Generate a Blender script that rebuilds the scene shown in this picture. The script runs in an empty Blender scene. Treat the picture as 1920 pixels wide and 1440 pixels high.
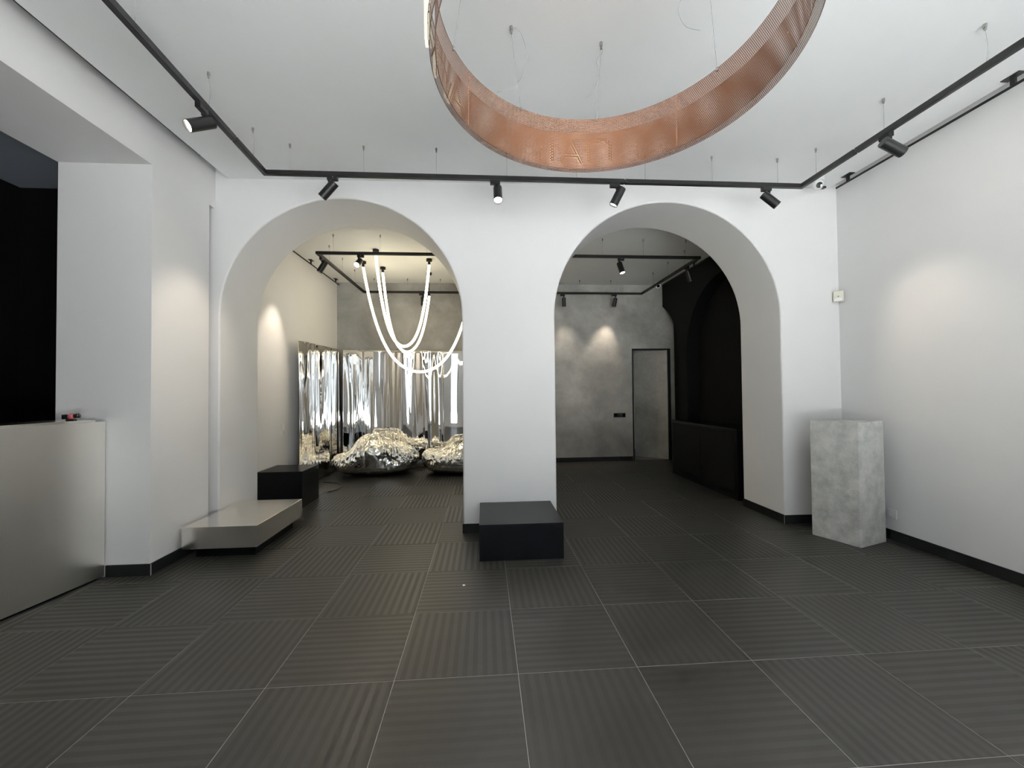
import bpy, bmesh, math, random
import numpy as np
from mathutils import Vector, Matrix, noise

# ------------------------------------------------------------------ camera, world, light, exposure
sc = bpy.context.scene
COL = sc.collection
cd = bpy.data.cameras.new('camera'); cam = bpy.data.objects.new('camera', cd); COL.objects.link(cam)
cd.sensor_width = 36.0; cd.lens = 769.0 * 36.0 / 1920.0; cd.clip_start = 0.05
_r = Vector((0.99762945, -0.06809299, -0.00994154))
_d = Vector((-0.00864792, 0.01926644, -0.99977698))
_f = Vector((0.06826934, 0.99749293, 0.0186319))
cam.matrix_world = Matrix(((_r.x, -_d.x, -_f.x, 0), (_r.y, -_d.y, -_f.y, 0), (_r.z, -_d.z, -_f.z, 1.38725), (0, 0, 0, 1)))
sc.camera = cam

world = bpy.data.worlds.new('world'); sc.world = world; world.use_nodes = True
_bg = world.node_tree.nodes['Background']
_bg.inputs[0].default_value = (0.84, 0.93, 1.0, 1); _bg.inputs[1].default_value = 1.4

# daylight enters through the shop window behind the camera: a portal guides the sky light
_ld = bpy.data.lights.new('window_portal', 'AREA'); _ld.shape = 'RECTANGLE'
_ld.size = 4.0; _ld.size_y = 3.2; _ld.cycles.is_portal = True
_lo = bpy.data.objects.new('window_portal', _ld); COL.objects.link(_lo)
_lo.location = (1.1, -1.2, 1.7); _lo.rotation_euler = (math.radians(90), 0, 0)

# sun and street added unseen to brighten the ceiling: the sun runs along the facade and never enters, the pale paving throws light up into the room
_sd = bpy.data.lights.new('sun', 'SUN'); _sd.energy = 195.0; _sd.angle = math.radians(0.6); _sd.color = (1.0, 0.98, 0.95)
_so = bpy.data.objects.new('sun', _sd); COL.objects.link(_so)
_so.rotation_euler = Vector((-0.62, -0.06, -0.80)).to_track_quat('-Z', 'Y').to_euler()

sc.view_settings.view_transform = 'Standard'; sc.view_settings.look = 'None'
sc.view_settings.gamma = 1.0; sc.view_settings.use_curve_mapping = False
sc.view_settings.exposure = 0.18
sc.cycles.use_denoising = True

SPOT_W = 32.0
NEON = 10.0

# ------------------------------------------------------------------ materials
def new_mat(name):
    m = bpy.data.materials.new(name); m.use_nodes = True
    nt = m.node_tree; b = nt.nodes['Principled BSDF']
    return m, nt, b

def plain(name, col, rough=0.5, metal=0.0, spec=0.5):
    m, nt, b = new_mat(name)
    b.inputs['Base Color'].default_value = (*col, 1); b.inputs['Roughness'].default_value = rough
    b.inputs['Metallic'].default_value = metal; b.inputs['Specular IOR Level'].default_value = spec
    return m

def tex_noise(nt, scale, detail=4, rough=0.5, vec=None, dist=0.0):
    n = nt.nodes.new('ShaderNodeTexNoise'); n.inputs['Scale'].default_value = scale
    n.inputs['Detail'].default_value = detail; n.inputs['Roughness'].default_value = rough
    n.inputs['Distortion'].default_value = dist
    if vec is not None: nt.links.new(vec, n.inputs['Vector'])
    return n

def coord(nt, out='Object', scale=None):
    t = nt.nodes.new('ShaderNodeTexCoord')
    if scale is None: return t.outputs[out]
    mp = nt.nodes.new('ShaderNodeMapping'); mp.inputs['Scale'].default_value = scale
    nt.links.new(t.outputs[out], mp.inputs['Vector']); return mp.outputs['Vector']

def ramp(nt, fac, stops):
    r = nt.nodes.new('ShaderNodeValToRGB'); e = r.color_ramp.elements
    e[0].position, e[0].color = stops[0][0], (*stops[0][1], 1)
    e[1].position, e[1].color = stops[-1][0], (*stops[-1][1], 1)
    for p, c in stops[1:-1]:
        x = e.new(p); x.color = (*c, 1)
    nt.links.new(fac, r.inputs['Fac']); return r.outputs['Color']

def bump(nt, b, h, strength, dist=0.01):
    n = nt.nodes.new('ShaderNodeBump'); n.inputs['Strength'].default_value = strength
    n.inputs['Distance'].default_value = dist
    nt.links.new(h, n.inputs['Height']); nt.links.new(n.outputs['Normal'], b.inputs['Normal'])

def paint(name, col, rough=0.6, b_strength=0.12):
    m, nt, b = new_mat(name)
    v = coord(nt)
    n1 = tex_noise(nt, 1.3, 3, vec=v)
    c2 = tuple(x * 0.965 for x in col)
    nt.links.new(ramp(nt, n1.outputs['Fac'], [(0.3, c2), (0.7, col)]), b.inputs['Base Color'])
    b.inputs['Roughness'].default_value = rough; b.inputs['Specular IOR Level'].default_value = 0.35
    n2 = tex_noise(nt, 220, 3, vec=v)
    bump(nt, b, n2.outputs['Fac'], b_strength, 0.002)
    return m

def concrete(name, dark, mid, light, scale=1.6, rough=0.55, fine=60, dist=0.22, fw=0.35):
    m, nt, b = new_mat(name)
    v = coord(nt)
    a = tex_noise(nt, scale, 9, 0.62, v, dist)
    f = tex_noise(nt, fine, 5, 0.7, v)
    mx = nt.nodes.new('ShaderNodeMath'); mx.operation = 'MULTIPLY_ADD'
    nt.links.new(f.outputs['Fac'], mx.inputs[0]); mx.inputs[1].default_value = fw
    sb = nt.nodes.new('ShaderNodeMath'); sb.operation = 'SUBTRACT'; nt.links.new(a.outputs['Fac'], sb.inputs[0]); sb.inputs[1].default_value = fw / 2
    nt.links.new(sb.outputs[0], mx.inputs[2])
    nt.links.new(ramp(nt, mx.outputs[0], [(0.28, dark), (0.5, mid), (0.72, light)]), b.inputs['Base Color'])
    b.inputs['Roughness'].default_value = rough; b.inputs['Specular IOR Level'].default_value = 0.4
    bump(nt, b, mx.outputs[0], 0.35, 0.006)
    return m

def brushed(name, col, rough, scale, strength=0.05):
    m, nt, b = new_mat(name)
    b.inputs['Base Color'].default_value = (*col, 1); b.inputs['Metallic'].default_value = 1.0
    v = coord(nt, 'Object', scale)
    n = tex_noise(nt, 1.0, 6, 0.7, v)
    r = nt.nodes.new('ShaderNodeMapRange'); nt.links.new(n.outputs['Fac'], r.inputs['Value'])
    r.inputs['To Min'].default_value = rough - 0.05; r.inputs['To Max'].default_value = rough + 0.06
    nt.links.new(r.outputs[0], b.inputs['Roughness'])
    v2 = coord(nt, 'Object'); n2 = tex_noise(nt, 2.2, 4, 0.6, v2)
    nt.links.new(ramp(nt, n2.outputs['Fac'], [(0.3, tuple(x * .95 for x in col)), (0.7, col)]), b.inputs['Base Color'])
    bump(nt, b, n.outputs['Fac'], strength, 0.002)
    return m

def emit(name, col, strength):
    m = bpy.data.materials.new(name); m.use_nodes = True; nt = m.node_tree
    nt.nodes.remove(nt.nodes['Principled BSDF'])
    e = nt.nodes.new('ShaderNodeEmission'); e.inputs[0].default_value = (*col, 1); e.inputs[1].default_value = strength
    nt.links.new(e.outputs[0], nt.nodes['Material Output'].inputs[0]); return m

def tile_mat(name, axis):
    # dark porcelain tile: satin stripes alternate with duller ones
    m, nt, b = new_mat(name)
    t = nt.nodes.new('ShaderNodeTexCoord'); oi = nt.nodes.new('ShaderNodeObjectInfo')
    sx = nt.nodes.new('ShaderNodeSeparateXYZ'); nt.links.new(t.outputs['Object'], sx.inputs[0])
    mu = nt.nodes.new('ShaderNodeMath'); mu.operation = 'MULTIPLY'; nt.links.new(sx.outputs[axis], mu.inputs[0]); mu.inputs[1].default_value = 12.0 / 0.6
    fr = nt.nodes.new('ShaderNodeMath'); fr.operation = 'FRACT'; nt.links.new(mu.outputs[0], fr.inputs[0])
    st = ramp(nt, fr.outputs[0], [(0.46, (0, 0, 0)), (0.54, (1, 1, 1))])
    # every tile gets its own cloudiness
    vm = nt.nodes.new('ShaderNodeVectorMath'); vm.operation = 'SCALE'
    cb = nt.nodes.new('ShaderNodeCombineXYZ')
    for i in range(3): nt.links.new(oi.outputs['Random'], cb.inputs[i])
    nt.links.new(cb.outputs[0], vm.inputs[0]); vm.inputs['Scale'].default_value = 50.0
    ad = nt.nodes.new('ShaderNodeVectorMath'); ad.operation = 'ADD'
    nt.links.new(t.outputs['Object'], ad.inputs[0]); nt.links.new(vm.outputs[0], ad.inputs[1])
    cl = tex_noise(nt, 3.2, 6, 0.6, ad.outputs[0], 0.4)
    nt.links.new(ramp(nt, cl.outputs['Fac'], [(0.3, (0.0155, 0.0140, 0.0115)), (0.7, (0.026, 0.0238, 0.0200))]), b.inputs['Base Color'])
    grain = tex_noise(nt, 260, 2, 0.6, t.outputs['Object'])
    mr = nt.nodes.new('ShaderNodeMapRange'); nt.links.new(st, mr.inputs['Value'])
    mr.inputs['To Min'].default_value = 0.29; mr.inputs['To Max'].default_value = 0.45
    gr = nt.nodes.new('ShaderNodeMath'); gr.operation = 'MULTIPLY_ADD'; nt.links.new(cl.outputs['Fac'], gr.inputs[0]); gr.inputs[1].default_value = 0.10
    nt.links.new(mr.outputs[0], gr.inputs[2])
    nt.links.new(gr.outputs[0], b.inputs['Roughness'])
    b.inputs['Specular IOR Level'].default_value = 0.32
    bump(nt, b, grain.outputs['Fac'], 0.10, 0.001)
    return m

MAT = {}
MAT['white'] = paint('wall_white_paint', (0.755, 0.746, 0.738))
MAT['ceil'] = paint('ceiling_white_paint', (0.92, 0.93, 0.925), 0.7, 0.05)
MAT['concrete'] = concrete('polished_plaster', (0.14, 0.134, 0.124), (0.225, 0.216, 0.20), (0.33, 0.318, 0.298), 1.5, 0.42)
MAT['ped'] = concrete('cast_concrete', (0.29, 0.29, 0.27), (0.41, 0.41, 0.39), (0.53, 0.525, 0.50), 9.0, 0.7, 130, 0.1, 0.7)
MAT['door'] = concrete('door_plaster', (0.22, 0.21, 0.185), (0.33, 0.315, 0.28), (0.44, 0.42, 0.38), 1.8, 0.5)
MAT['tile_x'] = tile_mat('floor_tile_a', 0)
MAT['tile_y'] = tile_mat('floor_tile_b', 1)
MAT['grout'] = plain('grout', (0.30, 0.295, 0.28), 0.9)
MAT['pave'] = paint('pale_stone', (0.55, 0.58, 0.60), 0.8)
MAT['skirt'] = plain('skirting_tile', (0.007, 0.007, 0.007), 0.5, spec=0.2)
MAT['black'] = plain('black_paint', (0.003, 0.003, 0.003), 0.7, spec=0.15)
MAT['blackboard'] = plain('black_laminate', (0.0024, 0.0026, 0.0036), 0.36, spec=0.18)
MAT['rail'] = plain('black_powdercoat', (0.005, 0.005, 0.005), 0.42, spec=0.2)
MAT['slot'] = plain('rail_slot_black', (0.004, 0.004, 0.004), 0.6)
MAT['darkgrey'] = plain('dark_grey_paint', (0.10, 0.112, 0.13), 0.7)
MAT['blackmatte'] = plain('matt_black_wall', (0.0018, 0.0018, 0.0018), 0.9, spec=0.05)
MAT['steel'] = brushed('brushed_steel', (0.95, 0.92, 0.865), 0.36, (14, 1.2, 160), 0.04)
MAT['steel2'] = brushed('satin_steel', (0.96, 0.925, 0.87), 0.20, (3, 240, 3), 0.006)
MAT['foil'] = plain('mirror_foil', (0.84, 0.83, 0.81), 0.03, 1.0)
MAT['foil2'] = plain('crinkled_foil', (0.93, 0.91, 0.86), 0.075, 1.0)
MAT['copper'] = plain('copper_coating', (0.165, 0.078, 0.044), 0.5, 0.9)
MAT['copper_dark'] = plain('copper_seam', (0.20, 0.10, 0.06), 0.5, 0.3)
MAT['chrome'] = plain('nickel', (0.30, 0.30, 0.29), 0.35, 1.0)
MAT['wire'] = plain('steel_wire', (0.13, 0.13, 0.128), 0.5)
MAT['neon'] = emit('neon_white', (1.0, 0.87, 0.60), NEON)
MAT['lens_on'] = emit('lamp_lens', (1.0, 0.93, 0.82), 28.0)
MAT['lens_off'] = plain('lamp_lens_off', (0.12, 0.12, 0.12), 0.2)
MAT['letter'] = emit('letter_face', (1.0, 0.93, 0.74), 1.1)
MAT['letter_line'] = emit('letter_led_line', (1.0, 0.92, 0.72), 1.3)
MAT['letter_side'] = plain('letter_acrylic', (0.80, 0.78, 0.68), 0.4)
MAT['plastic'] = plain('white_plastic', (0.78, 0.78, 0.76), 0.35)
MAT['cream'] = plain('cream_plastic', (0.62, 0.61, 0.50), 0.4)
MAT['glassblack'] = plain('black_glass', (0.004, 0.004, 0.004), 0.08)
MAT['red'] = plain('red_plastic', (0.26, 0.05, 0.055), 0.3)
MAT['blackplastic'] = plain('black_plastic', (0.008, 0.008, 0.008), 0.35)
MAT['brass'] = plain('brass', (0.45, 0.33, 0.20), 0.3, 1.0)
MAT['paper'] = plain('white_paper', (0.85, 0.85, 0.83), 0.7)

# ------------------------------------------------------------------ mesh helpers
class MB:
    def __init__(self): self.v = []; self.f = []
    def add(self, vs, fs):
        o = len(self.v); self.v += [tuple(p) for p in vs]; self.f += [tuple(i + o for i in q) for q in fs]; return self
    def box(self, x0, x1, y0, y1, z0, z1):
        return self.add([(x0, y0, z0), (x1, y0, z0), (x1, y1, z0), (x0, y1, z0), (x0, y0, z1), (x1, y0, z1), (x1, y1, z1), (x0, y1, z1)],
                        [(0, 3, 2, 1), (4, 5, 6, 7), (0, 1, 5, 4), (1, 2, 6, 5), (2, 3, 7, 6), (3, 0, 4, 7)])
    def prism(self, pts, z0, z1):
        n = len(pts); vs = [(x, y, z0) for x, y in pts] + [(x, y, z1) for x, y in pts]
        fs = [tuple(reversed(range(n))), tuple(range(n, 2 * n))] + [(i, (i + 1) % n, n + (i + 1) % n, n + i) for i in range(n)]
        return self.add(vs, fs)
    def tube(self, path, r, n=10, cap=True):
        path = [Vector(p) for p in path]; vs = []; fs = []
        up = None
        for i, p in enumerate(path):
            t = (path[min(i + 1, len(path) - 1)] - path[max(i - 1, 0)]).normalized()
            if up is None: up = Vector((0, 0, 1)) if abs(t.z) < 0.9 else Vector((1, 0, 0))
            a = t.cross(up).normalized(); b = a.cross(t).normalized(); up = b
            rr = r[i] if isinstance(r, (list, tuple)) else r
            for k in range(n):
                w = 2 * math.pi * k / n; vs.append(p + a * math.cos(w) * rr + b * math.sin(w) * rr)
        for i in range(len(path) - 1):
            for k in range(n):
                fs.append((i * n + k, i * n + (k + 1) % n, (i + 1) * n + (k + 1) % n, (i + 1) * n + k))
        if cap: fs += [tuple(reversed(range(n))), tuple(range((len(path) - 1) * n, len(path) * n))]
        return self.add(vs, fs)
    def lathe(self, origin, axis, prof, n=24):
        # prof: list of (distance along axis, radius); open profile
        o = Vector(origin); t = Vector(axis).normalized()
        u = Vector((0, 0, 1)) if abs(t.z) < 0.9 else Vector((1, 0, 0))
        a = t.cross(u).normalized(); b = a.cross(t).normalized(); vs = []; fs = []
        for h, r in prof:
            for k in range(n):
                w = 2 * math.pi * k / n; vs.append(o + t * h + a * math.cos(w) * r + b * math.sin(w) * r)
        for i in range(len(prof) - 1):
            for k in range(n):
                fs.append((i * n + k, i * n + (k + 1) % n, (i + 1) * n + (k + 1) % n, (i + 1) * n + k))
        return self.add(vs, fs)
    def obj(self, name, mat, parent=None, smooth=False, bevel=0.0, seg=2, world_loc=None):
        me = bpy.data.meshes.new(name); me.from_pydata(self.v, [], self.f); me.update()
        bm = bmesh.new(); bm.from_mesh(me); bmesh.ops.recalc_face_normals(bm, faces=bm.faces); bm.to_mesh(me); bm.free()
        return finish(name, me, mat, parent, smooth, bevel, seg)

def finish(name, me, mat, parent=None, smooth=False, bevel=0.0, seg=2):
    me.materials.append(MAT[mat] if isinstance(mat, str) else mat)
    o = bpy.data.objects.new(name, me); COL.objects.link(o)
    if parent is not None:
        o.parent = parent; o.matrix_parent_inverse = parent.matrix_world.inverted()
    if smooth:
        me.polygons.foreach_set('use_smooth', [True] * len(me.polygons))
        if smooth == 'auto':
            me.set_sharp_from_angle(angle=math.radians(35))
    if bevel:
        b = o.modifiers.new('bevel', 'BEVEL'); b.width = bevel; b.segments = seg; b.limit_method = 'ANGLE'; b.angle_limit = math.radians(50)
        b.harden_normals = False
    return o

def tag(o, label, cat, group=None, kind=None):
    o['label'] = label; o['category'] = cat
    if group: o['group'] = group
    if kind: o['kind'] = kind
    return o

def thing(name, loc, label, cat, group=None, rz=0.0):
    o = bpy.data.objects.new(name, None); COL.objects.link(o); o.empty_display_size = 0.05
    o.location = loc; o.rotation_euler = (0, 0, rz)
    o.matrix_world = Matrix.Translation(loc) @ Matrix.Rotation(rz, 4, 'Z')
    return tag(o, label, cat, group)

def struct(o, label, cat): return tag(o, label, cat, kind='structure')

CEIL = 3.49
def arch_y(x): return 4.093 - 0.0145 * x          # the arcade wall runs slightly askew
RW = 3.72                                          # right wall
LW = -2.585                                        # left wall
BACK = 7.95

# ------------------------------------------------------------------ floor: grout bed and single tiles
fl = MB().box(-4.4, 4.0, -1.4, 9.6, -0.06, -0.0012).obj('floor', 'grout')
struct(fl, 'dark striped porcelain tile floor with thin pale joints', 'floor')
P = 0.6; G = 0.0012
def tile_mesh(nm, mat):
    me = bpy.data.meshes.new(nm); a = P / 2 - G; b = a - 0.0012
    vs = [(-a, -a, -0.010), (a, -a, -0.010), (a, a, -0.010), (-a, a, -0.010), (-a, -a, -0.0008), (a, -a, -0.0008), (a, a, -0.0008), (-a, a, -0.0008),
          (-b, -b, 0), (b, -b, 0), (b, b, 0), (-b, b, 0)]
    fs = [(8, 9, 10, 11)] + [(i, (i + 1) % 4, 4 + (i + 1) % 4, 4 + i) for i in range(4)] + [(4 + i, 4 + (i + 1) % 4, 8 + (i + 1) % 4, 8 + i) for i in range(4)]
    me.from_pydata(vs, [], fs); me.update(); me.materials.append(MAT[mat]); return me
TM = [tile_mesh('tile_lengthwise', 'tile_x'), tile_mesh('tile_crosswise', 'tile_y')]
random.seed(4)
for i in range(-7, 6):
    for j in range(-5, 11):
        x = 0.756 + P * (i + 0.5); y = 2.038 + P * (j + 0.5)
        if x < -4.3: continue
        if y > BACK + 0.2: continue
        k = (i + j) % 2
        t = bpy.data.objects.new('tile', TM[k]); COL.objects.link(t); t.parent = fl; t.location = (x, y, 0)

# ------------------------------------------------------------------ walls
def arch_pts(cx, cz, r, x0, x1, n=48):
    pts = []
    for k in range(n + 1):
        a = math.pi - math.pi * k / n
        pts.append((cx + r * math.cos(a), cz + r * math.sin(a)))
    return [(x0, 0.0)] + pts + [(x1, 0.0)]
L0, L1, R0, R1 = -2.54, -0.212, 0.716, 3.082
LA = arch_pts((L0 + L1) / 2, 2.145, (L1 - L0) / 2, L0, L1)
RA = arch_pts((R0 + R1) / 2, 2.138, (R1 - R0) / 2, R0, R1)
prof = [(-3.0, 0)] + LA + RA + [(4.0, 0), (4.0, 3.7), (-3.0, 3.7)]
n = len(prof); vs = []; 
for x, z in prof: vs.append((x, arch_y(x), z))
for x, z in prof: vs.append((x, arch_y(x) + 0.675, z))
fs = [tuple(range(n)), tuple(reversed(range(n, 2 * n)))] + [((i + 1) % n, i, n + i, n + (i + 1) % n) for i in range(n)]
w = MB().add(vs, fs).obj('wall_centre', 'white', smooth='auto', bevel=0.014, seg=3)
struct(w, 'thick white arcade wall with two round arched openings', 'wall')

# left wall: wide rectangular opening with a lintel, a pier, and a shallow slot beside the arcade
JY = 3.375; JX = -3.275
m = MB()
m.box(JX, LW, JY, 4.045, 0, 3.7)
m.box(JX, -2.67, 4.045, 4.128, 0, 3.19)
m.box(JX, LW, 4.045, 4.128, 3.19, 3.7)
w = m.obj('wall_left', 'white'); struct(w, 'white left wall pier between the steel desk and the left arch', 'wall')
w = MB().box(JX, LW, 0.35, JY, 3.2, 3.7).obj('wall_left_lintel', 'white'); struct(w, 'white lintel over the opening above the steel desk', 'wall')
w = MB().box(JX, LW, -1.4, 0.35, 0, 3.7).obj('wall_left_near', 'white'); struct(w, 'white left wall on the street side of the desk', 'wall')
w = MB().box(RW, RW + 0.25, -1.4, 4.3, 0, 3.7).obj('wall_right', 'white'); struct(w, 'plain white right wall lit by a warm spot', 'wall')
# wall with the shop window behind the camera
m = MB()
WX0, WX1, WZ0, WZ1 = -0.9, 3.1, 0.1, 3.3
m.box(-4.4, WX0, -1.4, -1.25, 0, 3.7); m.box(WX1, 4.0, -1.4, -1.25, 0, 3.7)
m.box(WX0, WX1, -1.4, -1.25, 0, WZ0); m.box(WX0, WX1, -1.4, -1.25, WZ1, 3.7)
w = m.obj('wall_front', 'white'); struct(w, 'white street-side wall around the shop window', 'wall')
wf = MB()
for x in (WX0, 0.4, 1.74, WX1 - 0.06): wf.box(x, x + 0.06, -1.36, -1.29, WZ0, WZ1)
wf.box(WX0, WX1, -1.36, -1.29, WZ0, WZ0 + 0.06); wf.box(WX0, WX1, -1.36, -1.29, WZ1 - 0.06, WZ1)
w = wf.obj('window_1', 'rail'); struct(w, 'wide black framed shop window onto the street', 'window')

w = MB().box(-14, 16, -14, -1.4, -0.12, -0.06).obj('bounce_paving', 'pave'); struct(w, 'unseen pale stone paving added outside to bounce sun onto the ceiling', 'bounce_paving')  # added out of view, throws the sun up onto the ceiling

# room behind the desk: black walls, dark grey ceiling
m = MB(); m.box(-4.25, -4.2, -1.4, 4.1, 0, 3.7); m.box(-4.25, JX, 4.0, 4.05, 0, 3.7); m.box(-4.25, JX, -1.45, -1.4, 0, 3.7)
w = m.obj('wall_side_room', 'blackmatte'); struct(w, 'black walls of the side room behind the steel desk', 'wall')
w = MB().box(-4.25, JX, -1.4, 4.05, 3.29, 3.33).obj('ceiling_side_room', 'darkgrey'); struct(w, 'dark grey ceiling of the side room behind the desk', 'ceiling')

# ceilings
CL, CR = -2.468, 3.632
def cl_pts(): return [(CL, -1.4), (CR, -1.4), (CR, arch_y(CR) + 0.02), (CL, arch_y(CL) + 0.02)]
w = MB().prism(cl_pts(), CEIL, CEIL + 0.03).obj('ceiling', 'ceil'); struct(w, 'flat white dropped ceiling panel of the front room', 'ceiling')
w = MB().box(JX, RW + 0.2, -1.4, 4.3, 3.64, 3.72).obj('ceiling_slab', 'ceil'); struct(w, 'white slab above the dropped ceiling, seen in the edge gaps', 'ceiling')
w = MB().box(CL - 0.008, CL, -1.4, 3.75, CEIL - 0.001, CEIL + 0.03).obj('gap_shade_strip', 'slot'); struct(w, 'thin black strip standing for the shade of the left ceiling gap', 'trim')  # black strip draws the dark line of the shaded gap
w = MB().box(-2.9, 3.9, 4.70, BACK + 0.1, CEIL, CEIL + 0.05).obj('ceiling_back_room', 'ceil'); struct(w, 'white ceiling of the back room behind the arches', 'ceiling')

# back room walls
BL = -2.765; BRX = 3.575; NICHE = 3.80
w = MB().box(BL - 0.2, BL, 4.70, BACK + 0.1, 0, 3.6).obj('wall_back_left', 'white'); struct(w, 'white left wall of the back room beside the mirror foil screen', 'wall')
DX0, DX1, DZ = 2.945, 3.705, 2.205
m = MB(); m.box(BL - 0.2, DX0, BACK, BACK + 0.16, 0, 3.6); m.box(DX1, 4.0, BACK, BACK + 0.16, 0, 3.6); m.box(DX0, DX1, BACK, BACK + 0.16, DZ, 3.6)
w = m.obj('wall_back', 'concrete'); struct(w, 'grey polished plaster back wall with cloudy mottling', 'wall')
# black arcade wall on the right of the back room: blind arches
def wall_with_arches():
    pts = [(4.70, 0), (4.74, 0)]
    a2 = arch_pts(5.87, 2.03, 1.13, 4.74, 7.0, 40)
    a1c, r1 = 8.43, 1.13
    pts = [(4.70, 0)] + a2
    a1 = [(7.30, 0)]
    for k in range(22):
        a = math.pi - math.pi * k / 40
        y = a1c + r1 * math.cos(a); z = 2.03 + r1 * math.sin(a)
        if y < BACK - 0.004: a1.append((y, z))
    yb = BACK - 0.003; a1.append((yb, 2.03 + math.sqrt(r1 * r1 - (yb - a1c) ** 2)))
    pts += a1 + [(yb, CEIL), (4.70, CEIL)]
    return pts
pr = wall_with_arches(); n = len(pr)
vs = [(BRX, y, z) for y, z in pr] + [(NICHE, y, z) for y, z in pr]
fs = [tuple(range(n)), tuple(reversed(range(n, 2 * n)))] + [((i + 1) % n, i, n + i, n + (i + 1) % n) for i in range(n)]
m = MB().add(vs, fs); m.box(NICHE, NICHE + 0.15, 4.70, BACK - 0.003, 0, CEIL)
w = m.obj('wall_back_right', 'black', smooth='auto'); struct(w, 'black painted wall with blind round arches in the back room', 'wall')
# little box added behind the door to keep sky light from leaking in
m = MB(); m.box(2.2, 4.05, 9.5, 9.6, 0, 2.8); m.box(2.1, 2.2, BACK + 0.16, 9.6, 0, 2.8); m.box(4.05, 4.15, BACK + 0.16, 9.6, 0, 2.8); m.box(2.1, 4.15, BACK + 0.16, 9.6, 2.7, 2.8)
w = m.obj('wall_sky_block', 'white'); struct(w, 'box walls added behind the open plaster door to block sky light', 'wall')

# baseboards: dark tile strips laid in single pieces
SK = 0.088
def baseboard(name, p0, p1, label, t=0.011, off=0.0):
    p0 = Vector((*p0, 0)); p1 = Vector((*p1, 0)); d = p1 - p0; Ln = d.length; d.normalize(); nn = Vector((d.y, -d.x, 0))
    def strip(a, b, th, z1):
        q = [p0 + d * a, p0 + d * b, p0 + d * b + nn * th, p0 + d * a + nn * th]
        return MB().prism([(v.x, v.y) for v in q], 0.0, z1)
    bd = strip(0, Ln, t * 0.7, SK - 0.002).obj(name, 'grout'); struct(bd, label, 'baseboard')
    a = -off
    while a < Ln - 1e-4:
        s, e = max(a, 0) + 0.0008, min(a + 0.6, Ln) - 0.0008
        if e - s > 0.005: strip(s, e, t, SK).obj('skirting_tile', 'skirt', bd)
        a += 0.6
baseboard('baseboard_right', (RW, arch_y(RW)), (RW, -1.2), 'black tile baseboard along the right wall', off=0.1)
baseboard('baseboard_left', (LW, JY), (LW, 4.045), 'black tile baseboard along the left pier behind the steel plinth')
baseboard('baseboard_pier', (-2.90, JY), (LW + 0.011, JY), 'black tile baseboard on the pier end beside the steel desk', off=0.15)
baseboard('baseboard_arch_left_jamb', (L0, arch_y(L0)), (L0, arch_y(L0) + 0.675), 'black tile baseboard in the left arch, left jamb')
baseboard('baseboard_pillar', (L1 - 0.011, arch_y(L1)), (R0 + 0.011, arch_y(R0)), 'black tile baseboard round the white pillar behind the black block')
baseboard('baseboard_pillar_left', (L1, arch_y(L1) + 0.675), (L1, arch_y(L1)), 'black tile baseboard on the left flank of the pillar')
baseboard('baseboard_pillar_right', (R0, arch_y(R0)), (R0, arch_y(R0) + 0.675), 'black tile baseboard on the right flank of the pillar')
baseboard('baseboard_arch_right_jamb', (R1, arch_y(R1) + 0.675), (R1, arch_y(R1)), 'black tile baseboard along the right arch jamb')
baseboard('baseboard_corner', (R1 - 0.011, arch_y(R1)), (RW - 0.011, arch_y(RW)), 'black tile baseboard behind the concrete pedestal', off=0.49)
baseboard('baseboard_back', (BL, BACK), (DX0 - 0.02, BACK), 'black tile baseboard under the grey plaster wall')
baseboard('baseboard_back_door', (DX1 + 0.02, BACK), (NICHE, BACK), 'short black tile baseboard between the door and the black wall')
baseboard('baseboard_back_left', (BL, 4.78), (BL, BACK), 'black tile baseboard under the back room left wall')

# ------------------------------------------------------------------ door in the back wall, standing half open
dr = MB(); dr.box(DX0 - 0.012, DX0 + 0.012, BACK - 0.006, BACK + 0.15, 0, DZ + 0.012); dr.box(DX1 - 0.035, DX1 + 0.012, BACK - 0.006, BACK + 0.15, 0, DZ + 0.012); dr.box(DX0 + 0.012, DX1 - 0.035, BACK - 0.006, BACK + 0.15, DZ - 0.012, DZ + 0.012)
door = dr.obj('door_1', 'rail'); struct(door, 'flush plaster finished door standing ajar beside the black wall', 'door')
hx, hy = DX1 - 0.04, BACK + 0.03; ang = math.radians(180 - 46); wd = 0.70
du = Vector((math.cos(ang), math.sin(ang), 0)); dn = Vector((-du.y, du.x, 0))
if dn.y > 0: dn = -dn
q = [Vector((hx, hy, 0)), Vector((hx, hy, 0)) + du * wd, Vector((hx, hy, 0)) + du * wd - dn * 0.04, Vector((hx, hy, 0)) - dn * 0.04]
leaf = MB().prism([(v.x, v.y) for v in q], 0.008, DZ - 0.015).obj('door_leaf', 'door', door)
hp = Vector((hx, hy, 0)) + du * (wd - 0.055)
hb = MB(); hb.lathe(hp + Vector((0, 0, 1.02)), dn, [(0, 0.026), (0.008, 0.026), (0.008, 0.009), (0.045, 0.009)], 16)
hb.tube([hp + dn * 0.043 + Vector((0, 0, 1.02)), hp + dn * 0.045 - du * 0.12 + Vector((0, 0, 1.02))], 0.009, 10)
hb.obj('handle', 'brass', leaf, smooth='auto')
MB().lathe(hp + Vector((0, 0, 0.94)), dn, [(0, 0.024), (0.008, 0.024), (0.008, 0.0)], 4).obj('lock_plate', 'brass', leaf)

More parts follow.
